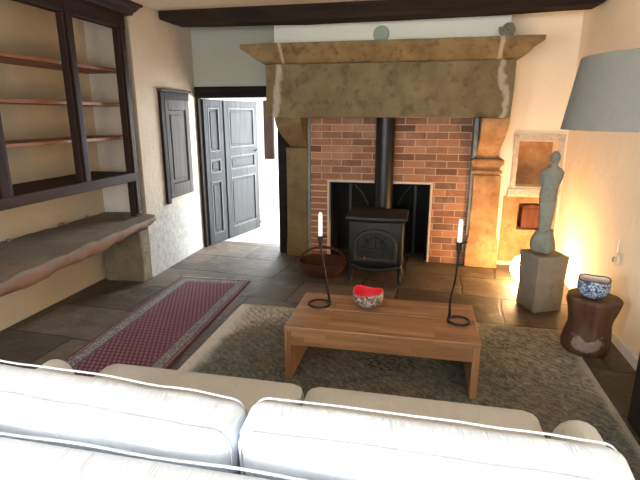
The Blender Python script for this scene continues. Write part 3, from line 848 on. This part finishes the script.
for i in (-1, 1): b.tube([(cx+i*.13, SY0-.034, .37), (cx, SY0-.034, .50), (cx-i*.10, SY0-.034, .44)], .005, 6)
for k in range(6): b.tube([(cx-.15+.06*k+.02*math.cos(a), SY0-.034, .32+.022*math.sin(a)) for a in [2*PI*q/10 for q in range(10)]], .0045, 6, True)
b.build('door_tracery', IRON, dr, smooth=True)
b = MB().ball((cx-.10, SY0-.055, .275), .016, n=12); b.tube([(cx-.10, SY0-.045, .275), (cx-.10, SY0-.02, .275)], .006, 8)
b.build('door_knob', BRASS, dr, smooth=True)
b = MB(); b.tube([(SX0+.02, SY0+.0, .19), (cx-.12, SY0-.04, .165), (cx, SY0-.05, .16), (cx+.12, SY0-.04, .165), (SX1-.02, SY0+.0, .19)], .014, 10)
b.build('ash_lip', IRONEDGE, st, smooth=True)
for x, y, sx, sy in ((SX0+.03, SY0+.04, -1, -1), (SX1-.03, SY0+.04, 1, -1), (SX0+.03, SY1-.05, -1, 1), (SX1-.03, SY1-.05, 1, 1)):
    b = MB().tube([(x, y, .19), (x+sx*.012, y+sy*.01, .13), (x+sx*.002, y, .06), (x+sx*.012, y+sy*.012, .02), (x+sx*.022, y+sy*.02, .003)], [.03, .026, .016, .015, .022], 10)
    b.build('leg', IRON, st, smooth=True)
MB().lathe([(.103, .40), (.103, 1.8)], (-.412, 5.385, 0), 40).build('flue_pipe', FLUE, st, smooth=True)
b = MB(); M = Matrix.Translation((-.412, 5.2, .50)) @ Matrix.Rotation(PI/2, 4, 'X')
bmesh.ops.create_cone(b.bm, cap_ends=True, segments=32, radius1=.09, radius2=.09, depth=.3, matrix=M); b.build('flue_elbow', FLUE, st, smooth=True)

# ------------------------------------------------------------------ basket on the hearth
bk = thing('wicker_basket', 'dark red brown wicker basket with arched handle left of the stove', 'basket', (-.985, 4.80, 0))
bc = (-.985, 4.80, 0)
def ob(a, z): return 1.0+.22*abs(math.cos(a))**1.5
b = MB(); b.lathe([(.13, .004), (.16, .03), (.19, .09), (.215, .15), (.207, .15), (.18, .09), (.15, .035), (.12, .018)], bc, 40, ob); b.build('basket_body', WICKER, bk, smooth='all')
b = MB(); b.tube([(bc[0]+.213*ob(a, 0)*math.cos(a), bc[1]+.213*math.sin(a)*ob(a, 0), .152+.006*math.sin(9*a)) for a in [2*PI*i/48 for i in range(48)]], .014, 8, True)
b.build('rim', WICKER, bk, smooth='all')
for off in (-.012, .012):
    pts = [(bc[0]+.245*math.cos(PI*i/20), bc[1]+off+.05*math.cos(PI*i/20), .14+.165*math.sin(PI*i/20)) for i in range(21)]
    b = MB().tube(pts, .011, 8); b.build('handle', WICKER, bk, smooth='all')
# ------------------------------------------------------------------ pedestal, statue, globe lamp
PF = Vector((1.0, 4.15, 0)); A = math.radians(22); S = .27
M = Matrix.Translation(PF) @ Matrix.Rotation(A, 4, 'Z')
b = MB(); rings = []
for z, e in ((0, 0), (.25, -.002), (.50, .008)):
    rings.append([M @ Vector(p) for p in ((-e, -e, z), (S+e, -e, z), (S+e, S+e, z), (-e, S+e, z))])
b.loft(rings); b.grid_noise(.006, 7, 5)
tag(b.build('stone_pedestal', PEDST, smooth=True, bevel=.008), 'square grey stone pedestal carrying the statue', 'pedestal')
PC = M @ Vector((S*.5, S*.5, .50))
sx, sy, sz = PC.x-.03, PC.y-.02, .505
stt = thing('statue', 'slender dark grey female statue on the stone pedestal', 'statue', (sx, sy, sz))
b = MB()
def ell(cx, cz, rx, ry, dy=0, n=20): return [Vector((sx+cx+rx*math.cos(2*PI*i/n), sy+dy+ry*math.sin(2*PI*i/n), sz+cz)) for i in range(n)]
body = [(-.004,.15,.044,.045,0),(-.003,.22,.046,.044,0),(-.002,.30,.051,.048,0),(.0,.38,.058,.054,0),(.002,.45,.066,.06,.004),(.004,.51,.071,.06,.006),(.008,.57,.067,.052,.002),(.012,.62,.069,.05,-.002),(.016,.665,.076,.052,-.006),(.019,.70,.08,.046,-.004),(.021,.724,.066,.038,0),(.022,.738,.034,.030,0),(.022,.757,.026,.027,0),(.022,.775,.028,.028,-.003)]
b.loft([ell(c[0], c[1], c[2], c[3], c[4]) for c in body])
b.ball((sx+.022, sy-.006, sz+.815), .044, (.9, 1.02, 1.18), 20)                 # head
b.ball((sx+.022, sy+.045, sz+.822), .03, (1, .8, .9), 14)                       # hair gathered behind
b.ball((sx+.022, sy-.05, sz+.808), .010, (.7, .9, 1.5), 10)                     # nose
for s_ in (-1, 1):
    b.tube([(sx+.019+s_*.066, sy, sz+.70), (sx+.015+s_*.07, sy+.014, sz+.65), (sx+.012+s_*.066, sy+.034, sz+.60), (sx+.010+s_*.04, sy+.056, sz+.57)], [.022, .020, .018, .016], 12)   # arms held behind the back
    b.tube([(sx+s_*.022, sy-.008, sz+.16), (sx+s_*.026, sy-.022, sz+.30), (sx+.003+s_*.032, sy-.016, sz+.44)], [.026, .028, .036], 12)   # legs
o = b.build('figure', STATUE, stt, smooth='all')
m = o.modifiers.new('remesh', 'REMESH'); m.mode = 'VOXEL'; m.voxel_size = .006; m.use_smooth_shade = True
m = o.modifiers.new('smooth', 'SMOOTH'); m.iterations = 4; m.factor = .5
b = MB(); b.lathe([(.085, .002), (.098, .03), (.100, .07), (.093, .12), (.08, .165), (.06, .20), (.04, .215)], (sx+.008, sy, sz), 28)
b.grid_noise(.03, 17, 0, 4)
for v in b.bm.verts: v.co.z = max(v.co.z, sz)
o = b.build('drapery_base', STATUE, stt, smooth='all', sub=1)

GC = Vector((1.075, 4.92, .165))
gl = thing('globe_lamp', 'round glowing globe lamp on the floor behind the pedestal', 'lamp', (GC.x, GC.y, 0))
MB().ball(GC, .152, n=40).build('globe', GLOBE, gl, smooth='all')
MB().lathe([(.075, .002), (.075, .014), (.06, .022)], (GC.x, GC.y, 0), 28).build('lamp_base', PAINTW, gl, smooth=True)

# ------------------------------------------------------------------ log stool and bowl
lc = (1.222, 3.50)
def gn(a, z): return 1+.06*math.sin(2*a+1+z*4)+.05*(z/.4-.45)*math.cos(a-.3)*1.6+.035*math.sin(5*a+z*9)+.02*math.sin(11*a)
sto = thing('log_stool', 'red brown hourglass log stool against the right wall', 'stool', (lc[0], lc[1], 0))
b = MB(); b.lathe([(.135, .002), (.150, .02), (.155, .07), (.147, .13), (.138, .175), (.132, .205), (.136, .245), (.148, .31), (.160, .375), (.163, .40), (.154, .414), (.08, .418)], (lc[0], lc[1], .013), 56, gn)
b.grid_noise(.006, 11); b.build('log', STUMPLOG, sto, smooth=True)
def bowl(name, label, c, R, H, mo, mi, rimmat, wav, n=44):
    t = thing(name, label, 'bowl', c)
    po = [(R*.42, 0), (R*.58, H*.03), (R*.84, H*.20), (R*.98, H*.45), (R*1.0, H*.70), (R*.95, H*.96)]
    pi_ = [(R*.90, H*.96), (R*.92, H*.72), (R*.88, H*.5), (R*.72, H*.24), (R*.4, H*.10), (R*.05, H*.08)]
    def tr(prof):
        rings = []
        for r, z in prof:
            rings.append([Vector((c[0]+r*math.cos(2*PI*i/n), c[1]+r*math.sin(2*PI*i/n), c[2]+z*(1+wav(2*PI*i/n)*(z/H)**2))) for i in range(n)])
        return rings
    b = MB().loft(tr(po), caps=False); b.bm.faces.new([v for v in list(b.bm.verts)[:n]][::-1]); b.build('bowl_outside', mo, t, smooth='all')
    b = MB().loft(tr(pi_), caps=False); b.bm.faces.new([v for v in list(b.bm.verts)[-n:]]); b.build('bowl_inside', mi, t, smooth='all')
    pts = [Vector((c[0]+R*.935*math.cos(2*PI*i/n), c[1]+R*.935*math.sin(2*PI*i/n), c[2]+H*.96*(1+wav(2*PI*i/n)*.92))) for i in range(n)]
    MB().tube(pts, R*.045, 8, True).build('rim', rimmat, t, smooth='all')
    return t
bowl('blue_bowl', 'round blue and white patterned bowl on the log stool', (1.203, 3.46, .433), .103, .135, BLUE, POTWHITE, RIM, lambda a: .05*math.sin(3*a+1))

# ------------------------------------------------------------------ rugs
def rug(name, cx, cy, hw, hl, ang, th, mat, z0=.001):
    M = Matrix.Translation((cx, cy, z0)) @ Matrix.Rotation(ang, 4, 'Z')
    me = bpy.data.meshes.new(name); bm = bmesh.new()
    nx, ny = 16, 40
    def zz(x, y): return th+.003*noise.noise(Vector((x*3+cx, y*3, 0)))
    top = [[bm.verts.new((hw*(2*i/nx-1), hl*(2*j/ny-1), zz(hw*(2*i/nx-1), hl*(2*j/ny-1)))) for i in range(nx+1)] for j in range(ny+1)]
    for j in range(ny):
        for i in range(nx): bm.faces.new((top[j][i], top[j][i+1], top[j+1][i+1], top[j+1][i]))
    ext = bmesh.ops.extrude_face_region(bm, geom=bm.faces[:])
    for v in ext['geom']:
        if isinstance(v, bmesh.types.BMVert): v.co.z = 0
    bmesh.ops.recalc_face_normals(bm, faces=bm.faces[:]); bm.to_mesh(me); bm.free()
    me.materials.append(mat)
    o = bpy.data.objects.new(name, me); COL.objects.link(o); o.matrix_world = M
    return o
ru = tag(rug('runner_rug', -2.0, 3.13, .38, 1.28, math.radians(2.0), .010, RUNNER), 'crimson patterned runner with grey border by the stone ledge', 'rug')
b = bmesh.new()
for i in range(95):
    x = -.378+.756*i/94; L = .035+random.uniform(-.008, .008)
    for s_ in (-1,):
        y = 1.278
        vs = [b.verts.new(p) for p in ((x-.0022, y, .007), (x+.0022, y, .007), (x+.0022+random.uniform(-.004,.004), y+L, .003), (x-.0022, y+L, .003))]
        lo = [b.verts.new(v.co-Vector((0,0,.0025))) for v in vs]
        b.faces.new(vs); b.faces.new(lo[::-1])
        for q in range(4): b.faces.new((vs[q], lo[q], lo[(q+1) % 4], vs[(q+1) % 4]))
me = bpy.data.meshes.new('fringe'); b.to_mesh(me); b.free(); me.materials.append(FRINGE)
o = bpy.data.objects.new('fringe', me); COL.objects.link(o); o.parent = ru; o['kind'] = 'stuff'
tag(rug('carpet', -.18, 2.83, 1.345, .985, math.radians(0), .009, CARPET), 'large faded olive grey carpet with medallions under the coffee table', 'carpet')

# ------------------------------------------------------------------ coffee table
TZ = .377; TX0, TX1, TY0, TY1 = -.797, .388, 2.665, 3.275; FZ = .013
ta = thing('coffee_table', 'low rectangular coffee table of laminated brown wood', 'table', ((TX0+TX1)/2, (TY0+TY1)/2, FZ))
ym = (TY0+TY1)/2+.02
for y0, y1 in ((TY0, ym-.003), (ym+.003, TY1)):
    MB().box(TX0, TX1, y0, y1, TZ-.032, TZ).build('tabletop_board', TABLE, ta, bevel=.006)
for y0 in (TY0+.006, TY1-.034):
    MB().box(TX0+.045, TX1-.045, y0, y0+.028, TZ-.125, TZ-.032).build('apron', TABLE, ta, bevel=.002)
for x0 in (TX0+.003, TX1-.045):
    MB().box(x0, x0+.042, TY0+.003, TY1-.003, FZ, TZ-.032).build('leg', TABLELEG, ta, bevel=.003)
bowl('mosaic_bowl', 'mosaic bowl with bright red inside on the coffee table', (-.318, 3.10, TZ+.001), .105, .115, MOSAIC, RED, RED, lambda a: .10*math.sin(2*a+2.3)+.05*math.sin(3*a))

# candle holders and candles
def holder(label, ring_c, r, a0, stem, tilt):
    t = thing('candle_holder', label, 'candle holder', (ring_c[0], ring_c[1], TZ), 'wrought iron candle holders on the coffee table')
    pts = [(ring_c[0]+r*math.cos(a0+2*PI*.93*i/30), ring_c[1]+r*math.sin(a0+2*PI*.93*i/30), TZ+.0085) for i in range(31)]
    MB().tube(pts, .0075, 10).build('foot_ring', WROUGHT, t, smooth='all')
    foot = Vector(pts[0]); 
    P = [foot]+[Vector(q) for q in stem]
    # smooth spline through points
    S_ = []
    for i in range(len(P)-1):
        p0, p1, p2, p3 = P[max(i-1, 0)], P[i], P[i+1], P[min(i+2, len(P)-1)]
        for k in range(8):
            u = k/8; S_.append(.5*((2*p1)+(p2-p0)*u+(2*p0-5*p1+4*p2-p3)*u*u+(3*p1-p0-3*p2+p3)*u**3))
    S_.append(P[-1])
    rr = [.013-.0065*min(1, i/14) for i in range(len(S_))]
    MB().tube(S_, rr, 10).build('stem', WROUGHT, t, smooth='all')
    c = P[-1]
    MB().lathe([(.006, -.02), (.012, .0), (.016, .03), (.021, .062), (.0185, .062), (.0165, .04), (.002, .034)], c, 20).build('candle_cup', WROUGHT, t, smooth=True)
    MB().tube([c+Vector((.017, 0, .05)), c+Vector((.034, 0, .062)), c+Vector((.046, 0, .058))], .005, 8).build('cup_thumb_piece', WROUGHT, t, smooth='all')
    return c
def candle(label, c, h):
    t = thing('candle', label, 'candle', (c.x, c.y, c.z+.035), 'white candles in the holders')
    MB().lathe([(.0150, .037), (.0145, .037+h*.9), (.011, .037+h*.97), (.004, .037+h)], c, 18).build('wax', WAX, t, smooth=True)
    MB().tube([c+Vector((0, 0, .035+h)), c+Vector((.002, 0, .047+h))], .0018, 6).build('wick', WICK, t)
c = holder('left wrought iron candle holder, beside the mosaic bowl', (-.651, 3.055), .074, .45, [(-.589, 3.084, TZ+.05), (-.605, 3.055, .573), (-.638, 3.025, .818)], 0)
candle('white candle in the left holder, in front of the brick pier', c, .185)
c = holder('right wrought iron candle holder, near the table edge', (.277, 2.957), .067, 2.6, [(.220, 2.976, TZ+.05), (.217, 2.957, .524), (.235, 2.917, .68), (.242, 2.898, .857)], 0)
candle('white candle in the right holder, in front of the right jamb', c, .165)

# ------------------------------------------------------------------ sofa
so = thing('sofa', 'white cotton covered two seat sofa seen from behind', 'sofa', (-.45, 1.35, .01))
SXL, SXR = -1.66, .655
b = MB().rbox((-.505, .965, .375), (2.30, .20, .66), .05, (0, .005, .004), 16); b.build('back_frame', SOFA, so, smooth='all')
MB().tube([(-1.6+2.2*i/30, .055+1.0, .703+.004*math.sin(i*.9)) for i in range(31)], .0045, 8).build('piping', SOFAPIPE, so, smooth='all')
b = MB().rbox((-.505, 1.42, .165), (2.0, .96, .30), .03, n=8); b.build('base', SEAT_SHADED, so, smooth='all')
for x0, x1 in ((-1.50, -.475), (-.465, .53)):
    M = Matrix.Rotation(math.radians(0), 4, 'X')
    b = MB().rbox(((x0+x1)/2, 1.50, .385), (x1-x0, .88, .15), .055, (.0, .01, .02), 16); o = b.build('seat_cushion', SEAT_SHADED, so, smooth='all')
def backcushion(x0, x1, lean, roll, zt):
    c = Vector(((x0+x1)/2, 1.215, .605)); w = x1-x0; h = (zt-.605)*2
    M = Matrix.Rotation(math.radians(roll), 4, 'Y') @ Matrix.Rotation(math.radians(lean), 4, 'X')
    b = MB().rbox(c, (w, .165, h), .045, (.0, .02, .012), 22, M.to_3x3().to_4x4())
    for v in b.bm.verts: v.co += noise.noise_vector(v.co*6)*.006
    o = b.build('back_cushion', SOFA, so, smooth='all')
    for yy in (-.0715, .0715):
        pts = []
        hx, hz, r = w/2-.008, h/2-.004, .055
        for (qx, qz, a0) in ((hx-r, hz-r, 0), (-hx+r, hz-r, PI/2), (-hx+r, -hz+r, PI), (hx-r, -hz+r, 1.5*PI)):
            for i in range(7):
                a = a0+PI/2*i/6; pts.append(Vector((qx+r*math.cos(a), yy, qz+r*math.sin(a))))
        full = []
        for i in range(len(pts)):
            p, q = pts[i], pts[(i+1) % len(pts)]
            nn = max(1, int((q-p).length/.06))
            for k in range(nn): full.append(p.lerp(q, k/nn))
        out = []
        for p in full:
            u = Vector((p.x/(w/2), 0, p.z/(h/2)))
            p = p.copy(); p.z += (1 if p.z > 0 else -1)*.009*max(0, 1-u.x**4)*(abs(u.z) > .9)
            g = M @ p+c; g += noise.noise_vector(g*6)*.006; out.append(g)
        MB().tube(out, .0036, 8, True).build('piping', SOFAPIPE, o, smooth='all')
backcushion(-1.53, -.502, 8, 2.0, .795)
backcushion(-.488, .575, 8, .5, .787)
for cx_, lab in ((-1.575, 'l'), (.60, 'r')):
    b = MB(); pr_ = []
    for i in range(13):
        a = math.radians(-40+260*i/12); pr_.append((cx_+.085*math.cos(a), .50+.085*math.sin(a)))
    pr_ = [(cx_+.06, .03)]+pr_+[(cx_-.06, .03)]
    b.prism(pr_, .92, 1.70, 'y'); b.build('arm', SEAT_SHADED, so, smooth=True, bevel=.03, seg=4)
for x in (SXL+.08, SXR-.08):
    for y in (.88, 1.80): MB().lathe([(.018, -.0), (.026, .035)], (x if y < 1.5 else (x+.12 if x < 0 else x-.12), y, 0.0095 if y > 1.8 or True else 0), 14).build('foot', DARKWOOD, so, smooth=True)

# ------------------------------------------------------------------ lamp at the right, black speaker, wall fitting
LC = Vector((.795, 1.80, 0)); PX, PYY = 1.33, 1.62
fl = thing('floor_lamp', 'floor lamp with a large grey linen drum shade on the right', 'lamp', (PX, PYY, 0))
b = MB(); n = 64
R0, R1, Z0, Z1 = .335, .298, 1.605, 1.835
b.lathe([(R0-.003, Z0), (R0, Z0), (R1, Z1), (R1-.003, Z1), (R0-.003, Z0)], (LC.x, LC.y, 0), n, capb=False, capt=False); b.build('lamp_shade', SHADE, fl, smooth=True)
b = MB(); b.tube([(LC.x, LC.y, 1.70), (LC.x, LC.y, 1.96), (LC.x+.10, LC.y-.04, 2.06), (1.10, 1.70, 2.04), (1.27, 1.64, 1.90), (PX, PYY, 1.68), (PX, PYY, 1.0), (PX, PYY, .03)], .011, 10)
for k in range(3):
    a = 2*PI*k/3; b.tube([(LC.x, LC.y, Z1-.02), (LC.x+(R1-.002)*math.cos(a), LC.y+(R1-.002)*math.sin(a), Z1-.012)], .003, 6)
b.build('pole', WROUGHT, fl, smooth=True)
MB().lathe([(.13, .002), (.13, .02), (.02, .032)], (PX, PYY, 0), 32).build('lamp_base', WROUGHT, fl, smooth=True)
b = MB().ball((LC.x, LC.y, 1.68), .035, n=16); b.build('bulb', POTWHITE, fl, smooth='all')
sp = thing('speaker', 'black box speaker standing by the right wall', 'speaker', (1.31, 2.38, 0))
MB().box(1.185, 1.455, 2.12, 2.64, .012, .46).build('cabinet', BLACK, sp, bevel=.008)
MB().box(1.205, 1.43, 2.108, 2.12, .04, .435).build('grille', BLACKCLOTH, sp, bevel=.004)
for x in (1.21, 1.425):
    for y in (2.15, 2.61): MB().lathe([(.015, .001), (.015, .012)], (x, y, 0), 12).build('foot', BLACK, sp)
wf = thing('cable_outlet', 'small round plaster capped cable outlet on the right wall above the log stool', 'outlet', (XR, 3.88, .60))
b = MB(); M = Matrix.Translation((XR-.008, 3.88, .60)) @ Matrix.Rotation(PI/2, 4, 'Y')
bmesh.ops.create_cone(b.bm, cap_ends=True, segments=28, radius1=.055, radius2=.042, depth=.018, matrix=M); b.build('cover', PLASTER, wf, smooth=True)
MB().tube([(XR-.018, 3.88, .615), (XR-.03, 3.88, .60), (XR-.022, 3.885, .575)], .007, 8).build('hook', VENT, wf, smooth=True)
MB().tube([(XR-.006, 3.88, .645), (XR-.006, 3.882, .70), (XR-.006, 3.875, .76)], .005, 8).build('cable', PLASTER, wf, smooth=True)

# ------------------------------------------------------------------ light
wd = bpy.data.worlds.new('World'); sc.world = wd; wd.use_nodes = True
bg = wd.node_tree.nodes['Background']; bg.inputs[0].default_value = (.62, .78, 1.0, 1); bg.inputs[1].default_value = 1.0
def area(name, loc, rot, sx_, sy_, e, c):
    L = bpy.data.lights.new(name, 'AREA'); L.shape = 'RECTANGLE'; L.size = sx_; L.size_y = sy_; L.energy = e; L.color = c
    o = bpy.data.objects.new(name, L); COL.objects.link(o); o.location = loc; o.rotation_euler = rot
    return o
area('window_daylight', ((BW[0]+BW[1])/2, YN-.22, (BW[2]+BW[3])/2), (PI/2, 0, 0), BW[1]-BW[0], BW[3]-BW[2], 360, (.86, .93, 1.0))
area('added_window_daylight', (XR+.22, (RW[0]+RW[1])/2, (RW[2]+RW[3])/2), (0, PI/2, 0), RW[3]-RW[2], RW[1]-RW[0], 45, (.88, .94, 1.0))  # lamp of the added right wall window
area('left_window_daylight', (XL-.36, (LW[0]+LW[1])/2, (LW[2]+LW[3])/2), (0, -PI/2, 0), LW[3]-LW[2], LW[1]-LW[0], 340, (.88, .94, 1.0))
area('hall_side_fill', (.87, 7.75, 1.4), (0, PI/2, 0), 1.8, 1.5, 520, (.88, .94, 1.0))  # added fill lamp, whitens the hall from an unseen side opening
area('hall_daylight', (-1.2, HY+.16, 1.375), (-PI/2, 0, 0), 2.15, 2.1, 430, (.88, .94, 1.0))

# ------------------------------------------------------------------ camera
cam = bpy.data.cameras.new('camera'); co = bpy.data.objects.new('camera', cam); COL.objects.link(co)
cam.sensor_width = 36; cam.lens = 36*480/640; cam.clip_start = .05
co.location = (0, 0, 1.65); co.rotation_euler = (math.radians(90-14.5), 0, math.radians(11.96))
sc.camera = co
sc.view_settings.view_transform = 'Standard'; sc.view_settings.look = 'None'
sc.view_settings.exposure = 0.12; sc.view_settings.gamma = 1; sc.view_settings.use_curve_mapping = False
sc.cycles.max_bounces = 8; sc.cycles.diffuse_bounces = 5; sc.cycles.caustics_reflective = False; sc.cycles.caustics_refractive = False
sc.cycles.sample_clamp_indirect = 6
